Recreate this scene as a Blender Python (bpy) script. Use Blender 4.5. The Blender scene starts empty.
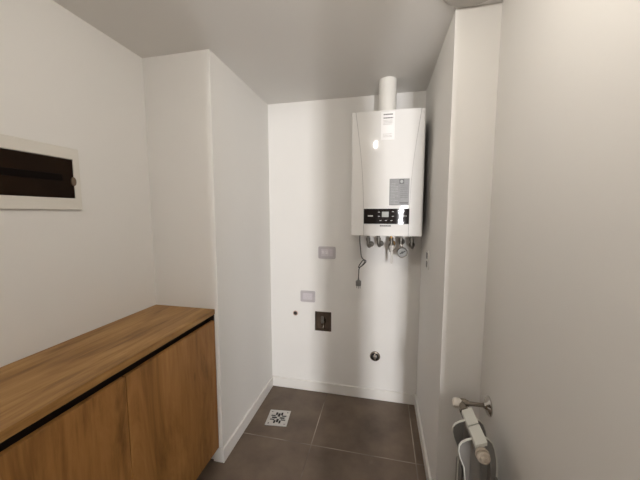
import bpy, bmesh, math, random
from mathutils import Vector, Matrix
random.seed(4)
C = bpy.context.scene.collection
PI = math.pi

# ------------------------------------------------------------------ solved room dimensions (metres)
H = 2.362            # ceiling
D = 2.220            # back wall
XL0, XL1 = -1.332, -0.915
Y1 = 1.429           # front of the left return
XR1, YR1, XR2 = 0.284, 1.386, 0.461
YREAR = -0.60        # unseen rear wall, its pier added to shade the back wall
CABX, CABZ = -0.935, 0.948
BX0, BX1, BZ0, BZ1, BY = -.204, .243, 1.352, 2.131, 1.861
BC = (BX0 + BX1) / 2

# ------------------------------------------------------------------ materials
def mat(name, col, rough=.5, metal=0, spec=.5, coat=0, bump=None, vary=None):
    m = bpy.data.materials.new(name); m.use_nodes = True
    nt = m.node_tree; b = nt.nodes['Principled BSDF']
    b.inputs['Base Color'].default_value = (*col, 1); b.inputs['Roughness'].default_value = rough
    b.inputs['Metallic'].default_value = metal; b.inputs['Specular IOR Level'].default_value = spec
    b.inputs['Coat Weight'].default_value = coat
    tc = nt.nodes.new('ShaderNodeTexCoord')
    if vary:                                       # (scale, amount)
        n = nt.nodes.new('ShaderNodeTexNoise'); n.inputs['Scale'].default_value = vary[0]; n.inputs['Detail'].default_value = 4
        nt.links.new(tc.outputs['Object'], n.inputs['Vector'])
        r = nt.nodes.new('ShaderNodeMapRange'); r.inputs['To Min'].default_value = 1 - vary[1]; r.inputs['To Max'].default_value = 1 + vary[1]
        r.inputs['From Min'].default_value = .3; r.inputs['From Max'].default_value = .7
        nt.links.new(n.outputs['Fac'], r.inputs['Value'])
        mx = nt.nodes.new('ShaderNodeVectorMath'); mx.operation = 'SCALE'; mx.inputs[0].default_value = col
        nt.links.new(r.outputs['Result'], mx.inputs['Scale']); nt.links.new(mx.outputs['Vector'], b.inputs['Base Color'])
    if bump:                                       # (scale, strength, distance)
        n = nt.nodes.new('ShaderNodeTexNoise'); n.inputs['Scale'].default_value = bump[0]; n.inputs['Detail'].default_value = 3
        nt.links.new(tc.outputs['Object'], n.inputs['Vector'])
        u = nt.nodes.new('ShaderNodeBump'); u.inputs['Strength'].default_value = bump[1]; u.inputs['Distance'].default_value = bump[2]
        nt.links.new(n.outputs['Fac'], u.inputs['Height']); nt.links.new(u.outputs['Normal'], b.inputs['Normal'])
    return m

def wood(name, grain_axis, dark, mid, light, rough=.45, fine=.30):
    m = bpy.data.materials.new(name); m.use_nodes = True
    nt = m.node_tree; L = nt.links.new; b = nt.nodes['Principled BSDF']; b.inputs['Roughness'].default_value = rough
    b.inputs['Specular IOR Level'].default_value = .35
    tc = nt.nodes.new('ShaderNodeTexCoord'); mp = nt.nodes.new('ShaderNodeMapping')
    L(tc.outputs['Object'], mp.inputs['Vector'])
    sc = [6, 6, 6]; sc[grain_axis] = 1.0; mp.inputs['Scale'].default_value = sc
    n1 = nt.nodes.new('ShaderNodeTexNoise'); n1.inputs['Scale'].default_value = 1.0; n1.inputs['Detail'].default_value = 6
    n1.inputs['Roughness'].default_value = .62; n1.inputs['Distortion'].default_value = 1.6
    L(mp.outputs['Vector'], n1.inputs['Vector'])
    mp2 = nt.nodes.new('ShaderNodeMapping'); L(tc.outputs['Object'], mp2.inputs['Vector'])
    s2 = [70, 70, 70]; s2[grain_axis] = 2.5; mp2.inputs['Scale'].default_value = s2
    n2 = nt.nodes.new('ShaderNodeTexNoise'); n2.inputs['Scale'].default_value = 1.0; n2.inputs['Detail'].default_value = 3
    L(mp2.outputs['Vector'], n2.inputs['Vector'])
    mp3 = nt.nodes.new('ShaderNodeMapping'); L(tc.outputs['Object'], mp3.inputs['Vector'])
    s3 = [5.5, 5.5, 5.5]; s3[grain_axis] = 2.2; mp3.inputs['Scale'].default_value = s3
    vo = nt.nodes.new('ShaderNodeTexVoronoi'); vo.inputs['Scale'].default_value = 1.0
    L(mp3.outputs['Vector'], vo.inputs['Vector'])
    rp = nt.nodes.new('ShaderNodeValToRGB'); e = rp.color_ramp.elements
    e[0].position = .35; e[0].color = (*dark, 1); e[1].position = .65; e[1].color = (*light, 1)
    k = e.new(.5); k.color = (*mid, 1)
    ad = nt.nodes.new('ShaderNodeMix'); ad.data_type = 'FLOAT'; ad.inputs[0].default_value = fine
    L(n1.outputs['Fac'], ad.inputs[2]); L(n2.outputs['Fac'], ad.inputs[3]); L(ad.outputs[0], rp.inputs['Fac'])
    kr = nt.nodes.new('ShaderNodeMapRange'); kr.inputs['From Min'].default_value = .03; kr.inputs['From Max'].default_value = .10
    kr.inputs['To Min'].default_value = .45; kr.inputs['To Max'].default_value = 1
    L(vo.outputs['Distance'], kr.inputs['Value'])
    sc_ = nt.nodes.new('ShaderNodeVectorMath'); sc_.operation = 'SCALE'
    L(rp.outputs['Color'], sc_.inputs[0]); L(kr.outputs['Result'], sc_.inputs['Scale']); L(sc_.outputs['Vector'], b.inputs['Base Color'])
    bu = nt.nodes.new('ShaderNodeBump'); bu.inputs['Strength'].default_value = .12; bu.inputs['Distance'].default_value = .002
    L(n2.outputs['Fac'], bu.inputs['Height']); L(bu.outputs['Normal'], b.inputs['Normal'])
    return m

def floor_material():
    m = bpy.data.materials.new('porcelain_floor_tile'); m.use_nodes = True
    nt = m.node_tree; L = nt.links.new; b = nt.nodes['Principled BSDF']
    tc = nt.nodes.new('ShaderNodeTexCoord'); sp = nt.nodes.new('ShaderNodeSeparateXYZ'); L(tc.outputs['Object'], sp.inputs['Vector'])
    def math_(op, a, bb=None):
        n = nt.nodes.new('ShaderNodeMath'); n.operation = op
        for i, v in enumerate((a, bb)):
            if v is None: continue
            if isinstance(v, (int, float)): n.inputs[i].default_value = v
            else: L(v, n.inputs[i])
        return n.outputs[0]
    def edge(out, off, P=.6):
        f = math_('FRACT', math_('DIVIDE', math_('ADD', out, off), P))
        return math_('MULTIPLY', math_('MINIMUM', f, math_('SUBTRACT', 1.0, f)), P)
    dd = math_('MINIMUM', edge(sp.outputs['X'], .425 + 1.3, .65), edge(sp.outputs['Y'], -1.662 + 2.4))
    gm = nt.nodes.new('ShaderNodeMapRange'); gm.inputs['From Min'].default_value = .0022; gm.inputs['From Max'].default_value = .0042
    L(dd, gm.inputs['Value'])
    n = nt.nodes.new('ShaderNodeTexNoise'); n.inputs['Scale'].default_value = 4.5; n.inputs['Detail'].default_value = 7; n.inputs['Roughness'].default_value = .6
    L(tc.outputs['Object'], n.inputs['Vector'])
    rp = nt.nodes.new('ShaderNodeValToRGB'); e = rp.color_ramp.elements
    e[0].position = .3; e[0].color = (.100, .071, .049, 1); e[1].position = .72; e[1].color = (.190, .140, .102, 1)
    L(n.outputs['Fac'], rp.inputs['Fac'])
    n2 = nt.nodes.new('ShaderNodeTexNoise'); n2.inputs['Scale'].default_value = 3; L(tc.outputs['Object'], n2.inputs['Vector'])
    gr = nt.nodes.new('ShaderNodeValToRGB'); e = gr.color_ramp.elements
    e[0].position = .42; e[0].color = (.12, .09, .07, 1); e[1].position = .6; e[1].color = (.42, .36, .30, 1)
    L(n2.outputs['Fac'], gr.inputs['Fac'])
    mx = nt.nodes.new('ShaderNodeMix'); mx.data_type = 'RGBA'
    L(gm.outputs['Result'], mx.inputs[0]); L(gr.outputs['Color'], mx.inputs[6]); L(rp.outputs['Color'], mx.inputs[7])
    L(mx.outputs[2], b.inputs['Base Color'])
    rr = nt.nodes.new('ShaderNodeMapRange'); rr.inputs['To Min'].default_value = .34; rr.inputs['To Max'].default_value = .5
    L(n.outputs['Fac'], rr.inputs['Value']); L(rr.outputs['Result'], b.inputs['Roughness'])
    b.inputs['Specular IOR Level'].default_value = .4
    bu = nt.nodes.new('ShaderNodeBump'); bu.inputs['Strength'].default_value = .5; bu.inputs['Distance'].default_value = .0015
    L(gm.outputs['Result'], bu.inputs['Height']); L(bu.outputs['Normal'], b.inputs['Normal'])
    return m

def emitter(name, col, s):
    m = bpy.data.materials.new(name); m.use_nodes = True
    b = m.node_tree.nodes['Principled BSDF']; b.inputs['Base Color'].default_value = (*col, 1)
    b.inputs['Emission Color'].default_value = (*col, 1); b.inputs['Emission Strength'].default_value = s
    return m

WALL = mat('wall_paint', (.80, .783, .752), .85, spec=.2, bump=(180, .12, .001), vary=(1.3, .015))
CEIL = mat('ceiling_paint', (.80, .78, .75), .9, spec=.15, bump=(150, .1, .001), vary=(1.0, .015))
BASE = mat('white_lacquered_skirting', (.80, .78, .74), .4, bump=(60, .05, .001))
FLOOR = floor_material()
TOPW = wood('oak_worktop', 1, (.165, .078, .022), (.340, .178, .056), (.470, .280, .105))
DOORW = wood('oak_door', 2, (.165, .075, .020), (.335, .158, .046), (.44, .225, .074), fine=.16)
GROOVE = mat('dark_brown_profile', (.018, .011, .007), .6)
PLINTH = mat('grey_aluminium_plinth', (.16, .155, .15), .32, metal=.9, bump=(30, .05, .001))
ENAMEL = mat('white_boiler_enamel', (.81, .80, .78), .06, spec=.22)
GASKET = mat('grey_seam', (.30, .29, .28), .6)
FLUEM = mat('white_flue_enamel', (.76, .74, .69), .4)
GLOSSK = mat('black_gloss_plastic', (.012, .009, .008), .05, spec=.2, bump=(16, .12, .003))
LCD = mat('lcd_grey', (.30, .31, .28), .2)
PRINT = mat('grey_print', (.22, .21, .21), .6)
PRINTW = mat('white_print', (.62, .60, .58), .5)
PAPER = mat('white_sticker_paper', (.92, .91, .90), .55)
PRINTL = mat('pale_print', (.55, .53, .51), .6)
PLATE = mat('silver_rating_label', (.235, .235, .235), .45, vary=(60, .08))
PLATEL = mat('rating_label_light_print', (.36, .36, .355), .5)
PLATED = mat('rating_label_dark_print', (.10, .10, .10), .5)
BRASS = mat('brass', (.36, .22, .09), .5, metal=1, vary=(40, .15))
STEEL = mat('steel_fitting', (.24, .225, .20), .5, metal=1, vary=(40, .15))
CHROME = mat('chrome', (.62, .60, .57), .16, metal=1)
NICKEL = mat('aged_nickel', (.36, .32, .27), .24, metal=1)
CORD = mat('dark_grey_cable', (.045, .042, .042), .5)
PLUGM = mat('grey_plug_plastic', (.17, .165, .16), .5)
GAUGEF = mat('gauge_face', (.27, .27, .255), .5)
FILM = mat('lilac_filmed_plastic', (.50, .465, .48), .35)
FILM2 = mat('lilac_plastic_module', (.60, .56, .585), .4, vary=(120, .06))
SLOT = mat('dark_slot', (.02, .018, .016), .7)
NICHE = mat('brown_metal_niche', (.105, .072, .050), .5, metal=.3, vary=(20, .2))
SURR = mat('white_board_plastic', (.72, .69, .63), .45)
SMOKE = mat('smoked_dark_cover', (.013, .006, .0025), .3, spec=.1, vary=(6, .2))
SMOKEB = mat('smoked_dark_band', (.004, .002, .0015), .35, spec=.08)
LATCHM = mat('translucent_latch', (.15, .105, .065), .3)
LEVERM = mat('pale_grey_lever', (.50, .48, .45), .55)
GRATE = mat('brushed_steel_grate', (.60, .58, .55), .38, metal=.55, bump=(200, .1, .0005))
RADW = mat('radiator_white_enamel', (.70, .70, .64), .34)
RADSH = mat('radiator_enamel_shaded', (.225, .215, .20), .36, bump=(14, .08, .002))  # web shade put into the colour: same white enamel as the rims, greyed
RADP = mat('beige_radiator_plug', (.50, .43, .35), .38)
KNOBM = mat('ivory_valve_knob', (.74, .70, .63), .4)
LAMPW = mat('white_lampholder', (.7, .68, .64), .5)
BULB = emitter('bulb_glow', (1, .935, .85), 1)
FRAMEW = mat('window_frame_paint', (.7, .69, .67), .4)

# ------------------------------------------------------------------ mesh builder
class MB:
    def __init__(s): s.bm = bmesh.new(); s.mi = 0
    def _f(s, vs):
        try:
            f = s.bm.faces.new(vs); f.material_index = s.mi; return f
        except ValueError: return None
    def box(s, x0, x1, y0, y1, z0, z1, M=None):
        p = [(x, y, z) for z in (z0, z1) for y in (y0, y1) for x in (x0, x1)]
        v = [s.bm.verts.new(M @ Vector(q) if M else q) for q in p]
        for q in ((0, 2, 3, 1), (4, 5, 7, 6), (0, 1, 5, 4), (2, 6, 7, 3), (0, 4, 6, 2), (1, 3, 7, 5)): s._f([v[i] for i in q])
        return s
    def prism(s, pts, d0, d1, axis='y', M=None):   # outline in the two other axes, extruded along axis
        def P(a, b, d): 
            q = {'y': (a, d, b), 'x': (d, a, b), 'z': (a, b, d)}[axis]
            return M @ Vector(q) if M else q
        A = [s.bm.verts.new(P(a, b, d0)) for a, b in pts]; B = [s.bm.verts.new(P(a, b, d1)) for a, b in pts]
        s._f(A); s._f(B[::-1]); n = len(pts)
        for i in range(n): s._f([A[i], B[i], B[(i + 1) % n], A[(i + 1) % n]])
        return s
    def lathe(s, prof, c, axis=(0, 0, 1), n=32, cap=True):   # prof: list of (radius, distance along axis)
        a = Vector(axis).normalized(); R = a.to_track_quat('Z', 'Y').to_matrix(); c = Vector(c); rings = []
        for r, h in prof:
            if r < 1e-6: rings.append([s.bm.verts.new(c + a * h)])
            else: rings.append([s.bm.verts.new(c + R @ Vector((r * math.cos(2 * PI * k / n), r * math.sin(2 * PI * k / n), h))) for k in range(n)])
        for A, B in zip(rings, rings[1:]):
            for k in range(n):
                k2 = (k + 1) % n
                if len(A) == 1 and len(B) == 1: continue
                if len(A) == 1: s._f([A[0], B[k2], B[k]])
                elif len(B) == 1: s._f([A[k], A[k2], B[0]])
                else: s._f([A[k], A[k2], B[k2], B[k]])
        if cap:
            if len(rings[0]) > 1: s._f(rings[0][::-1])
            if len(rings[-1]) > 1: s._f(rings[-1])
        return s
    def tube(s, pts, r, n=12):
        pts = [Vector(p) for p in pts]; rings = []; up = Vector((0.31, .22, .92))
        for i, p in enumerate(pts):
            t = (pts[min(i + 1, len(pts) - 1)] - pts[max(i - 1, 0)]).normalized()
            u = t.cross(up).normalized(); w = t.cross(u)
            rings.append([s.bm.verts.new(p + r * (math.cos(2 * PI * k / n) * u + math.sin(2 * PI * k / n) * w)) for k in range(n)])
        for A, B in zip(rings, rings[1:]):
            for k in range(n): s._f([A[k], A[(k + 1) % n], B[(k + 1) % n], B[k]])
        s._f(rings[0][::-1]); s._f(rings[-1]); return s
    def build(s, name, m, parent=None, bevel=0, seg=2, smooth=False, ang=40):
        off = Vector((0, 0, 0)); q = parent
        while q is not None: off += q.location; q = q.parent
        bmesh.ops.recalc_face_normals(s.bm, faces=s.bm.faces[:])
        # origin at the middle of the mesh
        lo = Vector([min(v.co[i] for v in s.bm.verts) for i in range(3)]); hi = Vector([max(v.co[i] for v in s.bm.verts) for i in range(3)])
        o3 = Vector((0, 0, 0)) if m in (TOPW, DOORW, FLOOR) else (lo + hi) / 2
        if m in (TOPW, DOORW): o3 = off.copy()
        for v in s.bm.verts: v.co -= o3
        me = bpy.data.meshes.new(name); s.bm.to_mesh(me); s.bm.free()
        for k in (m if isinstance(m, (list, tuple)) else [m]): me.materials.append(k)
        o = bpy.data.objects.new(name, me); C.objects.link(o); o.location = o3 - off; o.parent = parent
        if bevel:
            b = o.modifiers.new('bevel', 'BEVEL'); b.width = bevel; b.segments = seg; b.limit_method = 'ANGLE'; b.angle_limit = math.radians(35)
        if smooth or bevel:
            me.shade_smooth() if hasattr(me, 'shade_smooth') else [setattr(f, 'use_smooth', True) for f in me.polygons]
            me.set_sharp_from_angle(angle=math.radians(ang))
        return o

def curve(pts, k=8):                                # Catmull-Rom through points
    P = [Vector(p) for p in pts]; P = [2 * P[0] - P[1]] + P + [2 * P[-1] - P[-2]]; out = []
    for i in range(1, len(P) - 2):
        for j in range(k):
            t = j / k; a, b, c, d = P[i - 1:i + 3]
            out.append(.5 * ((2 * b) + (c - a) * t + (2 * a - 5 * b + 4 * c - d) * t * t + (3 * b - a - 3 * c + d) * t ** 3))
    return out + [P[-2]]
def rrect(x0, x1, z0, z1, r, n=5):
    out = []
    for cx, cz, a0 in ((x1 - r, z1 - r, 0), (x0 + r, z1 - r, 90), (x0 + r, z0 + r, 180), (x1 - r, z0 + r, 270)):
        for k in range(n + 1):
            a = math.radians(a0 + 90 * k / n); out.append((cx + r * math.cos(a), cz + r * math.sin(a)))
    return out
def struct(o): o['kind'] = 'structure'; return o
def tag(o, label, cat, group=None):
    o['label'] = label; o['category'] = cat
    if group: o['group'] = group
    return o
def thing(name, label, cat, loc, group=None):
    o = bpy.data.objects.new(name, None); C.objects.link(o); o.location = loc; o.empty_display_size = .1
    return tag(o, label, cat, group)

# ------------------------------------------------------------------ the room
YC = -4.1                                            # end of the passage behind the room
T = .12
struct(MB().box(XL0 - T, 1.52, YC - T, D + T, -.12, 0).build('floor', FLOOR))
struct(MB().box(XL0 - T, 1.52, YC - T, D + T, H, H + .1).build('ceiling', CEIL))
struct(MB().box(XL0 - T, XL0, YC - T, Y1, 0, H).build('wall_left', WALL))
struct(MB().box(XL0 - T, XL1, Y1, D, 0, H).build('wall_alcove_left', WALL))
nx0, nx1, nz0, nz1 = -.531, -.394, .528, .693        # niche for the gas tap
w = MB()
w.box(XL0 - T, nx0, D, D + T, 0, H); w.box(nx1, 1.40, D, D + T, 0, H)
w.box(nx0, nx1, D, D + T, 0, nz0); w.box(nx0, nx1, D, D + T, nz1, H)
struct(w.build('wall_back', WALL))
struct(MB().box(XR1, 1.40, YR1, D, 0, H).build('wall_alcove_right', WALL))
YR0 = -.20                                           # the right wall ends here, open to the side
struct(MB().box(XR2, XR2 + T, YR0, YR1, 0, H).build('wall_right', WALL))
# rear wall: unseen, a pier added between two openings to cast a person's shadow, passage beyond with a narrow window
PX0, PX1, JL = .163, .362, -.225
w = MB()
w.box(XL0, JL, YREAR - .1, YREAR, 0, H); w.box(PX0, PX1, YREAR - .1, YREAR, 0, H);
w.box(JL, PX0, YREAR - .1, YREAR, 2.1, H)
struct(w.build('wall_rear_shadow_pier', WALL))
struct(MB().box(1.40, 1.52, YC - T, YR1, 0, H).build('wall_passage_right', WALL))
WX0, WX1, WZ0, WZ1 = .81, 1.09, 1.0, 2.0
w = MB()
w.box(XL0, WX0, YC - T, YC, 0, H); w.box(WX1, 1.40, YC - T, YC, 0, H); w.box(WX0, WX1, YC - T, YC, 0, WZ0); w.box(WX0, WX1, YC - T, YC, WZ1, H)
struct(w.build('wall_passage_end', WALL))
w = MB(); f = .03
w.box(WX0, WX1, YC - .07, YC - .03, WZ0, WZ0 + f); w.box(WX0, WX1, YC - .07, YC - .03, WZ1 - f, WZ1)
w.box(WX0, WX0 + f, YC - .07, YC - .03, WZ0 + f, WZ1 - f); w.box(WX1 - f, WX1, YC - .07, YC - .03, WZ0 + f, WZ1 - f)
struct(w.build('window_1', FRAMEW))

# skirting boards
BH, BT = .086, .013
def skirting(name, x0, x1, y0, y1, h=BH): struct(MB().box(x0, x1, y0, y1, 0, h).build(name, BASE, bevel=.003))
skirting('baseboard_left', XL1, XL1 + BT, Y1 - BT, D - BT)
skirting('baseboard_left_return', -.972, XL1, Y1 - BT, Y1)
skirting('baseboard_back', XL1, XR1, D - BT, D)
skirting('baseboard_right', XR1 - BT, XR1, YR1 - BT, D - BT)
skirting('baseboard_right_return', XR1, XR2 - BT, YR1 - BT, YR1)
skirting('baseboard_wall_right', XR2 - BT, XR2, YR0, YR1)

# ------------------------------------------------------------------ cabinet and worktop
cab = thing('storage_cabinet', 'long low oak wood cabinet with flush doors against the left wall', 'cabinet', (XL0, .55, 0))
CY0, CY1 = -.335, Y1 - .001
DT = .020
b = MB(); b.box(XL0 + .001, CABX - DT - .002, CY0, CY1 - .002, .095, .855)
b.build('body', DOORW, cab, bevel=.001)
g = MB(); g.box(XL0 + .001, CABX - .055, CY0, CY1 - .002, .855, .918)
g.box(CABX - .055, CABX - DT - .003, CY0, CY1 - .002, .855, .861)
g.box(CABX - .055, CABX - .004, CY1 - .012, CY1 - .002, .861, .918)
g.build('finger_channel', GROOVE, cab)
MB().box(XL0 + .001, CABX - .10, CY0 + .02, CY1 - .018, 0, .095).build('plinth', PLINTH, cab)
for k in range(3):
    y1 = 1.4195 - k * .5835; y0 = y1 - .5800
    MB().box(CABX - DT, CABX, y0, y1, .095, .884).build('door', DOORW, cab, bevel=.0012)
tag(MB().box(XL0 + .001, CABX, CY0, CY1 - .001, .9182, CABZ).build('worktop', TOPW, bevel=.0015),
    'oak wood worktop slab lying along the top of the low cabinet', 'worktop')

# ------------------------------------------------------------------ distribution board on the left wall
bd = thing('distribution_board', 'white framed electrical board with smoked dark cover on left wall', 'electrical board', (XL0, .825, 1.513))
ya, yb, za, zb = .62, 1.029, 1.513, 1.778
wa, wb, va, vb = .648, 1.003, 1.563, 1.729
fr = MB()
def ring(outer, inner, d0, d1, axis):
    n = len(outer)
    def P(q, d): return {'x': (d, q[0], q[1]), 'y': (q[0], d, q[1])}[axis]
    V = [[fr.bm.verts.new(P(q, d)) for q in L] for L in (outer, inner) for d in (d0, d1)]
    o0, o1, i0, i1 = V
    for k in range(n):
        j = (k + 1) % n
        fr._f([o0[k], o0[j], o1[j], o1[k]]); fr._f([i0[k], i1[k], i1[j], i0[j]]); fr._f([o1[k], o1[j], i1[j], i1[k]]); fr._f([o0[k], i0[k], i0[j], o0[j]])
ring(rrect(ya, yb, za, zb, .004), rrect(wa, wb, va, vb, .003), XL0, XL0 + .012, 'x')
fr.build('frame', SURR, bd, bevel=.003)
dm = MB()
NT = [(wb - .001, 1.652), (wb - .009, 1.648), (wb - .0125, 1.640), (wb - .0125, 1.632), (wb - .009, 1.624), (wb - .001, 1.620)]
dm.prism([(wa + .001, va + .001), (wb - .001, va + .001)] + NT[::-1] + [(wb - .001, vb - .001), (wa + .001, vb - .001)], XL0 + .001, XL0 + .009, 'x')
cv = dm.build('cover', SMOKE, bd, bevel=.001)
MB().box(XL0 + .009, XL0 + .0105, wa + .012, wb - .045, 1.634, 1.662).build('raised_band', SMOKEB, cv, bevel=.0005)
lt = MB(); lt.prism([(wb - .004 + .0105 * math.cos(a), 1.636 + .019 * math.sin(a)) for a in [2 * PI * k / 24 for k in range(24)]], XL0 + .0095, XL0 + .015, 'x')
lt.build('latch', LATCHM, bd, bevel=.001, smooth=True)

# ------------------------------------------------------------------ boiler
def hug(m_):
    for v in m_.bm.verts: v.co.y += .0078 * ((v.co.z - 1.74) / .385) ** 2
    return m_
bo = thing('gas_boiler', 'white wall hung gas boiler with black control panel on back wall', 'boiler', (BC, D, BZ0))
c = MB(); FB = BY + .012                             # casing outline from above, rounded front corners
rr_ = .010
out = [(BX0, D - .004), (BX0, FB + rr_)] + [(BX0 + rr_ - rr_ * math.cos(a), FB + rr_ - rr_ * math.sin(a)) for a in [PI / 2 * k / 5 for k in range(6)]][1:] \
    + [(BX1 - rr_ + rr_ * math.sin(a), FB + rr_ - rr_ * math.cos(a)) for a in [PI / 2 * k / 5 for k in range(6)]] + [(BX1, D - .004)]
c.prism(out, BZ0, BZ1, 'z'); c.build('casing', ENAMEL, bo, bevel=.003, ang=50)
# front cover: outline tapering down in a curve, slightly convex across
hw = [(BZ0 + .001, .1385), (1.45, .1392), (1.58, .1425), (1.70, .1480), (1.81, .1565), (1.90, .1665), (1.98, .1765), (2.06, .1875), (BZ1 - .001, .197)]
def cover_mesh(grow, y0, bow, z0, z1):
    m_ = MB(); nx = 24; rows = []
    zs = [z0 + (z1 - z0) * k / 30 for k in range(31)]
    def W(z):
        for (a, wa_), (b_, wb_) in zip(hw, hw[1:]):
            if z <= b_ + 1e-6: return wa_ + (wb_ - wa_) * (z - a) / (b_ - a) + grow
        return hw[-1][1] + grow
    for z in zs:
        wv = W(z); rows.append([m_.bm.verts.new((BC + wv * (2 * k / nx - 1), y0 - bow * (1 - (2 * k / nx - 1) ** 2) + bow * 2.6 * ((z - 1.74) / .385) ** 2, z)) for k in range(nx + 1)])
    back = [[m_.bm.verts.new((v.co.x, FB - .0005, v.co.z)) for v in r] for r in rows]
    for i in range(30):
        for k in range(nx):
            m_._f([rows[i][k], rows[i][k + 1], rows[i + 1][k + 1], rows[i + 1][k]]); m_._f([back[i][k], back[i + 1][k], back[i + 1][k + 1], back[i][k + 1]])
        for k in (0, nx): m_._f([rows[i][k], rows[i + 1][k], back[i + 1][k], back[i][k]])
    for i in (0, 30):
        for k in range(nx): m_._f([rows[i][k], back[i][k], back[i][k + 1], rows[i][k + 1]])
    return m_
cover_mesh(.0022, FB - .0015, 0, BZ0, BZ1).build('seam', GASKET, bo)
fp = cover_mesh(0, BY + .001, .003, BZ0 + .0005, BZ1 - .0005).build('front_cover', ENAMEL, bo, smooth=True, ang=40)
FY = BY - .0025
# control panel, bowed with the cover
def bend(m_):
    for v in m_.bm.verts: v.co.y += .0042 * ((v.co.x - BC) / .14) ** 2
    return m_
def slab(m_, x0, x1, z0, z1, y0, y1, n=28):
    g_ = [[[m_.bm.verts.new((x0 + (x1 - x0) * k / n, y, z)) for k in range(n + 1)] for z in (z0, z1)] for y in (y0, y1)]
    for k in range(n):
        m_._f([g_[0][0][k], g_[0][0][k + 1], g_[0][1][k + 1], g_[0][1][k]]); m_._f([g_[1][0][k], g_[1][1][k], g_[1][1][k + 1], g_[1][0][k + 1]])
        for a in (0, 1): m_._f([g_[0][a][k], g_[1][a][k], g_[1][a][k + 1], g_[0][a][k + 1]])
    for k in (0, n): m_._f([g_[0][0][k], g_[0][1][k], g_[1][1][k], g_[1][0][k]])
    return m_
cpo = bend(slab(MB(), -.120, .161, 1.4305, 1.5265, FY - .0005, FY + .012)).build('control_panel', GLOSSK, bo, smooth=True, ang=40)
py = FY - .0005
bend(MB().prism(rrect(-.006, .036, 1.474, 1.508, .002), py - .0012, py + .001, 'y')).build('display', LCD, cpo)
for x, z in ((-.024, 1.505), (-.024, 1.479), (.062, 1.508), (.062, 1.479), (-.014, 1.452), (.020, 1.452), (.054, 1.452)):
    q = MB(); q.prism(rrect(x - .009, x + .009, z - .0055, z + .0055, .003), py - .001, py + .001, 'y'); q.mi = 1
    q.box(x - .006, x + .006, py - .0014, py - .0008, z - .0016, z + .0016); bend(q).build('button', [GLOSSK, PRINTW], cpo)
q = MB(); xx = -.094                                  # pale marks left and right of the buttons
for wv in (.007, .006, .008, .007): q.box(xx, xx + wv, py - .0006, py + .0002, 1.477, 1.485); xx += wv + .0012
bend(q).build('panel_print', PRINTW, cpo)
q = MB()
for k in range(3): q.box(.124 + k * .008, .1295 + k * .008, py - .0006, py + .0002, 1.479, 1.483)
bend(q).build('panel_print', PRINTW, cpo)
q = MB(); xx = -.0175
for wv in (.011, .008, .010, .012, .009, .011): q.box(xx, xx + wv, FY - .0012, FY + .002, 1.4135, 1.4225); xx += wv + .0015
hug(q).build('maker_mark', PRINT, bo)
# white sticker, print in illegible lines (the square code is left out)
q = MB(); q.box(-.022, .061, FY - .0016, FY + .003, 1.951, 2.120); q.mi = 1
def words(m_, x0, x1, z, h, y, a=.004, b_=.011):
    x = x0
    while x < x1 - .002:
        wv = min(random.uniform(a, b_), x1 - x); m_.box(x, x + wv, y - .0004, y + .0003, z - h / 2, z + h / 2); x += wv + .0014
words(q, -.008, .050, 2.104, .0075, FY - .0016, .009, .014)
words(q, -.008, .050, 2.083, .0070, FY - .0016, .008, .014)
q.mi = 2
for z in (2.069, 2.061, 2.053, 2.045): words(q, -.008, .046, z, .003, FY - .0016)
for z in (1.986, 1.976, 1.969): words(q, -.008, .046, z, .0026, FY - .0016)
hug(q).build('paper_sticker', [PAPER, PRINT, PRINTL], bo)
# silver rating label
q = MB(); q.box(.037, .157, FY - .0012, FY + .003, 1.548, 1.712); q.mi = 1; yy = FY - .0012
for z in [1.682 - .0095 * k for k in range(14)]: words(q, .044, .044 + random.choice((.03, .045, .05)), z, .0028, yy)
q.mi = 2
for z in [1.672 - .0125 * k for k in range(7)]: words(q, .104, .150, z, .0026, yy)
q.box(.100, .152, yy - .0004, yy + .0003, 1.559, 1.566)
q.box(.0965, .1245, yy - .0004, yy + .0003, 1.680, 1.709); q.mi = 1; q.prism([(.1105 + .009 * math.cos(a), 1.6945 + .010 * math.sin(a)) for a in [2 * PI * k / 20 for k in range(20)]], yy - .0008, yy, 'y')
hug(q).build('rating_label', [PLATE, PLATEL, PLATED], bo)
# pipe connections under the casing
PYB = 2.075
for x, m_, zz in ((-.100, STEEL, 1.262), (-.026, STEEL, 1.268), (.062, BRASS, 1.270), (.128, STEEL, 1.285), (.200, STEEL, 1.262)):
    t = MB(); t.lathe([(.010, 0), (.010, .03), (.0155, .03), (.0155, .052), (.011, .055), (.011, .075)], (x, PYB, BZ0 + .001), (0, 0, -1), 6 if m_ is BRASS else 14)
    t.tube(curve([(x, PYB, BZ0 - .06), (x, PYB, zz + .012), (x + .006, PYB + .02, zz - .006), (x + .012, PYB + .06, zz - .004), (x + .016, D - .004, zz)], 5), .0105, 12)
    t.lathe([(.022, 0), (.022, .004), (.012, .010)], (x + .016, D - .0005, zz), (0, -1, 0), 20)
    t.build('pipe_connection', m_, bo, smooth=True, ang=30)
tv = MB(); tv.lathe([(.012, .03), (.012, 0), (.018, 0), (.018, -.04), (.012, -.042), (.012, -.058)], (.062, 2.045, 1.285), (0, 0, 1), 16)
tv.tube([(.062, 2.045, 1.312), (.062, PYB, 1.318)], .009); tv.lathe([(.008, 0), (.008, .024), (.012, .024), (.012, .030)], (.062, 2.03, 1.265), (0, -1, 0), 12)
tv.lathe([(.012, .004), (.022, .002), (.024, -.004), (.020, -.010), (.010, -.012)], (.064, 2.018, 1.262), (0, 1, 0), 24)
tvo = tv.build('stop_valve', STEEL, bo, smooth=True, ang=30)
lv = MB(); lv.prism([(.054, 1.276), (.072, 1.276), (.072, 1.258), (.075, 1.165), (.071, 1.152), (.062, 1.150), (.059, 1.158), (.056, 1.258)], 1.996, 2.001, 'y')
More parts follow.
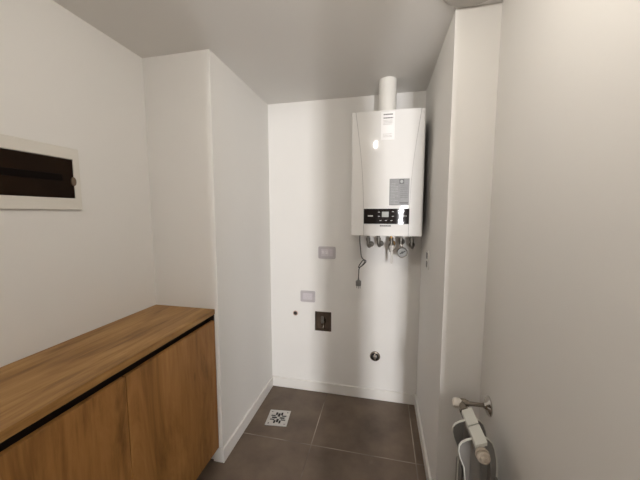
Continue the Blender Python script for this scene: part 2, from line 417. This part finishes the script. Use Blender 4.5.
lv.build('lever', LEVERM, tvo, bevel=.0015)
ga = MB(); ga.lathe([(.012, .035), (.014, .012), (.036, .010), (.037, 0), (.037, -.014), (.034, -.017), (.031, -.014), (.031, -.009)], (.136, 2.035, 1.228), (0, 1, 0), 32, cap=False)
ga.tube(curve([(.136, 2.06, 1.228), (.136, 2.075, 1.235), (.133, 2.075, 1.262), (.128, 2.075, 1.300)], 5), .009)
gao = ga.build('pressure_gauge', CHROME, bo, smooth=True, ang=35)
MB().lathe([(.0312, 0), (.0312, .002)], (.136, 2.0235, 1.228), (0, 1, 0), 32).build('dial', GAUGEF, gao)
nd = MB(); nd.prism([(.117, 1.222), (.124, 1.216), (.156, 1.234), (.158, 1.240), (.152, 1.240)], 2.0205, 2.0235, 'y'); nd.lathe([(.008, 0), (.008, .005)], (.136, 2.0235, 1.228), (0, -1, 0), 16); nd.build('needle', CORD, gao)
# power cord, folded in a bundle, plug hanging
pts = curve([(-.157, 2.055, BZ0 + .004), (-.158, 2.055, 1.30), (-.152, 2.055, 1.24), (-.146, 2.055, 1.19), (-.133, 2.055, 1.168), (-.117, 2.052, 1.160), (-.112, 2.050, 1.150),
             (-.130, 2.047, 1.128), (-.156, 2.045, 1.108), (-.164, 2.045, 1.110), (-.155, 2.046, 1.130), (-.137, 2.048, 1.156), (-.128, 2.052, 1.160), (-.121, 2.055, 1.148),
             (-.140, 2.058, 1.120), (-.160, 2.058, 1.098), (-.163, 2.056, 1.06), (-.164, 2.055, 1.022)], 8)
cb = MB().tube(pts, .0036, 10).build('power_cord', CORD, bo, smooth=True)
pl = MB(); pl.lathe([(.005, 0), (.0055, .012), (.007, .013), (.011, .020)], (-.164, 2.055, 1.027), (0, 0, -1), 14)
pl.prism(rrect(-.183, -.145, .968, 1.008, .006), 2.046, 2.064, 'y')
pl.box(-.178, -.174, 2.053, 2.057, .950, .969); pl.box(-.154, -.150, 2.053, 2.057, .950, .969); pl.box(-.166, -.162, 2.053, 2.057, .948, .969)
pl.build('plug', PLUGM, cb, bevel=.0015)
tag(MB().lathe([(.0572, 0), (.0572, H - BZ1 - .001)], (.015, 2.000, BZ1 + .0005), n=40).build('flue_pipe', FLUEM, smooth=True, ang=60),
    'white round flue pipe rising from the boiler top into the ceiling', 'flue pipe')

# ------------------------------------------------------------------ things on the back wall
def wall_plate(name, label, cat, x, z, w_, h_, kind, group=None):
    r = thing(name, label, cat, (x, D, z), group)
    p = MB(); p.prism(rrect(x - w_ / 2, x + w_ / 2, z - h_ / 2, z + h_ / 2, .011), D - .009, D, 'y'); p.build('cover_plate', FILM, r, bevel=.0035, seg=3)
    if kind == 'switch':
        for k, xx in enumerate((x - .030, x + .0, x + .034)):
            q = MB(); ww = (.0145, .0145, .0135)[k]
            q.prism(rrect(xx - ww, xx + ww, z - .028, z + .028, .002), D - .0125, D - .006, 'y')
            if k < 2:
                q.mi = 1
                for zz in (.012, .004, -.006): words(q, xx - .010, xx + .010, z + zz, .003, D - .0125, .003, .007)
                q.mi = 2
                q.box(xx - .010, xx + .010, D - .0130, D - .0122, z - .0185, z - .0165)
            q.build('rocker', [FILM2, PAPER, PRINTL], r, bevel=.0012)
    else:
        q = MB(); q.prism(rrect(x - .040, x + .040, z - .026, z + .026, .004), D - .012, D - .006, 'y'); fo = q.build('socket_face', FILM2, r, bevel=.0015)
        for a, dx, dz in ((28, -.011, .004), (-28, .011, .004), (0, 0, -.013)):
            M = Matrix.Translation((x + dx, 0, z + dz)) @ Matrix.Rotation(math.radians(a), 4, 'Y')
            MB().box(-.0018, .0018, D - .0124, D - .0115, -.0055, .0055, M).build('pin_slot', PRINTL, fo)
    return r
wall_plate('light_switch', 'grey lilac plate with rockers, higher on the back wall below boiler', 'switch plate', -.431, 1.184, .140, .099, 'switch')
wall_plate('power_outlet', 'small lilac outlet plate above the brown gas tap niche', 'outlet', -.590, .816, .125, .094, 'socket')

ps = thing('pipe_sleeve', 'small round dark pipe hole in back wall left of the niche', 'pipe opening', (-.699, D, .664))
MB().lathe([(.0155, -.02), (.0215, -.02), (.0215, .002), (.018, .0045), (.0155, .0045), (.0155, -.02)], (-.699, D, .664), (0, -1, 0), 28, cap=False).build('rim', mat('salmon_pipe_rim', (.52, .36, .29), .6), ps, smooth=True)
MB().lathe([(.0155, 0), (.0155, .0012)], (-.699, D, .664), (0, -1, 0), 28).build('bore', SLOT, ps)

gv = thing('gas_tap_niche', 'square brown recessed niche with a metal tap in the back wall', 'gas tap', ((nx0 + nx1) / 2, D, nz0))
e = .0015; q = MB(); dn = .042
x0, x1, z0, z1 = nx0 + e, nx1 - e, nz0 + e, nz1 - e; t = .003
q.box(x0, x1, D + dn - t, D + dn, z0, z1); q.box(x0, x0 + t, D, D + dn - t, z0, z1); q.box(x1 - t, x1, D, D + dn - t, z0, z1)
q.box(x0 + t, x1 - t, D, D + dn - t, z0, z0 + t); q.box(x0 + t, x1 - t, D, D + dn - t, z1 - t, z1)
q.build('niche_box', NICHE, gv)
q = MB(); cx, cz = -.466, .612
q.tube([(cx, D + .027, nz0 + .004), (cx, D + .027, .575)], .010); q.lathe([(.016, 0), (.016, .018), (.021, .018), (.021, .048), (.016, .048), (.016, .062)], (cx, D + .027, .572), n=6)
q.lathe([(.013, 0), (.013, .014), (.009, .016), (.009, .028)], (cx, D + .012, .607), (0, -1, 0), 16)
tb = q.build('tap_body', NICKEL, gv, smooth=True, ang=30)
MB().prism([(cx - .012, .655), (cx - .004, .662), (cx + .008, .660), (cx + .013, .650), (cx + .012, .606), (cx + .004, .598), (cx - .008, .600), (cx - .012, .612)], D - .018, D - .010, 'y').build('tap_lever', STEEL, tb, bevel=.003)

dr = thing('drain_outlet', 'round chrome drain outlet low on the back wall', 'drain outlet', (-.038, D, .361))
MB().lathe([(.028, 0), (.040, 0), (.041, .004), (.037, .010), (.031, .012), (.028, .008), (.028, 0)], (-.038, D, .361), (0, -1, 0), 36, cap=False).build('chrome_ring', NICKEL, dr, smooth=True, ang=60)
MB().lathe([(.0285, 0), (.0285, .002)], (-.038, D, .361), (0, -1, 0), 36).build('dark_recess', SLOT, dr)
q = MB(); q.lathe([(.017, 0), (.017, .010), (.013, .015), (.007, .016), (.007, .022), (0, .023)], (-.038, D - .002, .361), (0, -1, 0), 24)
q.box(-.043, -.033, D - .018, D - .006, .337, .385)
q.build('centre_plug', CHROME, dr, bevel=.001, smooth=True)

# socket plate on the right alcove wall
so = thing('wall_socket', 'narrow white wall plate with two dark sockets on right alcove wall', 'socket', (XR1, 1.87, 1.208))
q = MB(); q.prism(rrect(1.832, 1.908, 1.148, 1.268, .007), XR1 - .008, XR1, 'x'); q.build('cover_plate', WALL, so, bevel=.0025)
for z in (1.233, 1.180):
    MB().prism(rrect(1.850, 1.890, z - .019, z + .019, .004), XR1 - .0105, XR1 - .006, 'x').build('socket_insert', PLUGM, so, bevel=.001)

# ------------------------------------------------------------------ floor drain
fd = thing('floor_drain', 'square steel drain grate with dark slots in the tiled floor', 'floor drain', (-.7195, 1.844, 0))
N = 52; S = .156
ROT = Matrix.Translation((-.7195, 1.844, 0)) @ Matrix.Rotation(math.radians(6.0), 4, 'Z')
def hole(u, v):                                       # u, v in -1..1
    for k in range(4):
        a, b_ = [(u, v), (v, -u), (-u, -v), (-v, u)][k]
        for dx, l0, l1 in ((0, .10, .60), (.24, .30, .72), (-.24, .30, .72)):
            if abs(a - dx - (b_ - .4) * dx * .35) < .10 and l0 < b_ < l1: return True
        if abs(a - .74) < .05 and abs(b_ - .74) < .10: return True
    return False
solid = {(i, j) for i in range(N) for j in range(N) if not hole((i + .5) / N * 2 - 1, (j + .5) / N * 2 - 1)}
q = MB(); vt = {}
def gvx(i, j, z):
    if (i, j, z) not in vt: vt[(i, j, z)] = q.bm.verts.new(ROT @ Vector(((i / N - .5) * S, (j / N - .5) * S, z)))
    return vt[(i, j, z)]
zt, zb_ = .005, .0012
for i, j in solid:
    q._f([gvx(i, j, zt), gvx(i + 1, j, zt), gvx(i + 1, j + 1, zt), gvx(i, j + 1, zt)])
    for (di, dj), (p0, p1) in {(-1, 0): ((i, j), (i, j + 1)), (1, 0): ((i + 1, j), (i + 1, j + 1)), (0, -1): ((i, j), (i + 1, j)), (0, 1): ((i, j + 1), (i + 1, j + 1))}.items():
        if (i + di, j + dj) not in solid: q._f([gvx(*p0, zt), gvx(*p1, zt), gvx(*p1, zb_), gvx(*p0, zb_)])
q.build('grate', GRATE, fd)
MB().box(-S / 2, S / 2, -S / 2, S / 2, 0, .0011, ROT).build('dark_well', SLOT, fd)

# ------------------------------------------------------------------ radiator on the right wall
RX = .349; ZT = .708; YN = 1.006; PITCH = .0935
rd = thing('radiator', 'small white two section aluminium radiator on the right wall, seen from above', 'radiator', (RX, YN + PITCH, .12))
def shoulder(o, n=7):                                  # outline of a cross web: sloping shoulders, then a narrower waist
    L = [(-.036 + o, .14), (-.036 + o, -.180), (-.042 + o, -.135), (-.056 + o, -.100), (-.062 + o, -.074), (-.060 + o * .8, -.054), (-.052 + o * .6, -.040 - o * .6), (-.036, -.028 - o), (-.018, -.019 - o)]
    Rr = [(.018, -.004 - o), (.036, -.012 - o), (.050 - o * .6, -.025 - o * .6), (.060 - o * .8, -.052), (.068 - o, -.090), (.070 - o, -.130), (.070 - o, .14)]
    f = lambda p: (RX + p[0], p[1] if p[1] > 0 else ZT + p[1])
    return [f(p) for p in L], [f(p) for p in Rr]
def section(yc):
    s = MB()
    for zc in (ZT - .030, .165): s.lathe([(.0185, -PITCH / 2 + .002), (.0185, PITCH / 2 - .002)], (RX, yc, zc), (0, 1, 0), 20)
    s.prism([(RX + .020 * math.cos(a), yc + .014 * math.sin(a)) for a in [2 * PI * k / 20 for k in range(20)]], .165, ZT - .03, 'z')
    so_ = s.build('section', RADSH, rd, smooth=True, ang=40)
    MB().prism([(RX - .0185, ZT - .024), (RX - .0185, ZT - .009), (RX + .0185, ZT + .009), (RX + .0185, ZT - .006)], yc - PITCH / 2 + .003, yc + PITCH / 2 - .003, 'y').build('top_cap', RADW, so_, bevel=.002)
    L0, R0 = shoulder(0); L1, R1 = shoulder(.0035)
    MB().prism(L1 + R1, yc - .0012, yc + .0012, 'y').build('cross_web', RADSH, so_)
    for A, B in ((L0, L1), (R0, R1)): MB().prism(A + B[::-1], yc - .0045, yc + .0045, 'y').build('web_rim', RADW, so_, bevel=.0006)
    for dx, hwid, top in ((-.030, .038, .190), (.040, .036, .085), (.068, .038, .150)):
        prof = [(yc - hwid, .14), (yc + hwid, .14)] + [(yc + hwid * math.cos(a), ZT - top - .035 + .035 * math.sin(a)) for a in [PI * k / 12 for k in range(13)]]
        MB().prism(prof, RX + dx - .0017, RX + dx + .0017, 'x').build('fin', RADSH, so_, bevel=.0007)
for k in range(2): section(YN + PITCH * (k + .5))
hz = ZT - .030
q = MB(); q.lathe([(.019, 0), (.019, .008), (.0225, .008), (.0225, .015), (.017, .015), (.017, .019), (.0205, .019), (.0205, .027), (.013, .029), (.012, .033), (.0115, .040), (.006, .041), (.006, .037), (0, .037)], (RX, YN + .001, hz), (0, -1, 0), 28)
q.build('end_plug', RADP, rd, smooth=True, ang=35)
q = MB(); YV = 1.272
q.lathe([(.017, 0), (.017, .016), (.020, .016), (.020, .028), (.014, .028), (.014, YV - YN - 2 * PITCH)], (RX, YN + 2 * PITCH - .001, hz), (0, 1, 0), 8)
q.lathe([(.015, -.022), (.017, -.018), (.017, .02), (.013, .022), (.013, .03)], (RX, YV, hz), (1, 0, 0), 20)
vo_ = q.build('valve_body', NICKEL, rd, smooth=True, ang=35)
q = MB(); q.lathe([(.011, .008), (.013, .011), (.019, .012), (.0215, .018), (.0215, .038), (.017, .045), (0, .047)], (RX + .012, YV - .004, hz - .004), (-1, .02, .06), 10)
q.build('valve_knob', KNOBM, vo_, bevel=.001)
MB().tube([(RX + .025, YV, hz), (XR2 - .008, YV, hz)], .0085, 16).build('inlet_pipe', NICKEL, rd, smooth=True)
q = MB(); q.lathe([(.012, .022), (.015, .017), (.020, .012), (.034, .009), (.041, .004), (.041, 0)], (XR2 - .0005, YV, hz), (-1, 0, 0), 32, cap=False)
q.build('wall_flange', CHROME, rd, smooth=True, ang=50)
for yy in (YN + .02, YN + 2 * PITCH - .02):
    MB().box(RX + .0685, XR2 + .006, yy - .006, yy + .006, .24, .264).build('wall_bracket', RADW, rd)

# ------------------------------------------------------------------ ceiling fittings
cl = thing('ceiling_light', 'bare warm bulb in a white lampholder on the ceiling above the viewer', 'ceiling light', (-.13, .53, H))
MB().lathe([(.045, 0), (.045, .010), (.030, .014), (.022, .018), (.022, .042), (.016, .044)], (-.13, .53, H), (0, 0, -1), 28).build('lampholder', LAMPW, cl, smooth=True, ang=40)
MB().lathe([(.012, 0), (.0125, .022), (.0145, .026), (.018, .038), (.018, .048), (.014, .060), (.008, .066), (0, .068)], (-.13, .53, H - .042), (0, 0, -1), 28).build('bulb', BULB, cl, smooth=True, ang=90)
dk = thing('ceiling_fitting', 'round grey ceiling fitting touching the top of the right corner, by frame edge', 'ceiling fitting', (.335, 1.235, H))
MB().lathe([(.120, 0), (.123, .003), (.120, .007), (.108, .010), (.095, .011), (0, .012)], (.327, 1.256, H), (0, 0, -1), 44).build('cover', mat('grey_ceiling_cover', (.50, .475, .44), .6), dk, smooth=True, ang=60)

# ------------------------------------------------------------------ light
BULB.node_tree.nodes['Principled BSDF'].inputs['Emission Strength'].default_value = 660
def area(name, loc, rot, sx, sy, power, col):
    l = bpy.data.lights.new(name, 'AREA'); l.shape = 'RECTANGLE'; l.size = sx; l.size_y = sy; l.energy = power; l.color = col
    o = bpy.data.objects.new(name, l); C.objects.link(o); o.location = loc; o.rotation_euler = rot; return o
area('window_daylight', ((WX0 + WX1) / 2, YC - .09, (WZ0 + WZ1) / 2), (PI / 2, 0, 0), WX1 - WX0 - .06, WZ1 - WZ0 - .06, 215, (.985, .975, .99))
wd = bpy.data.worlds.new('sky'); bpy.context.scene.world = wd; wd.use_nodes = True
wd.node_tree.nodes['Background'].inputs['Color'].default_value = (.75, .85, 1, 1); wd.node_tree.nodes['Background'].inputs['Strength'].default_value = .3

# ------------------------------------------------------------------ camera
cam = bpy.data.cameras.new('camera'); co = bpy.data.objects.new('camera', cam); C.objects.link(co)
cam.sensor_width = 36; cam.lens = 284.5 / 640 * 36; cam.clip_start = .02
co.location = (0, 0, 1.5); co.rotation_euler = (math.radians(90 - 5.4347), math.radians(0), math.radians(12.4068))
sc = bpy.context.scene; sc.camera = co
vs = sc.view_settings; vs.view_transform = 'Standard'; vs.look = 'None'; vs.gamma = 1; vs.use_curve_mapping = False; vs.exposure = 0
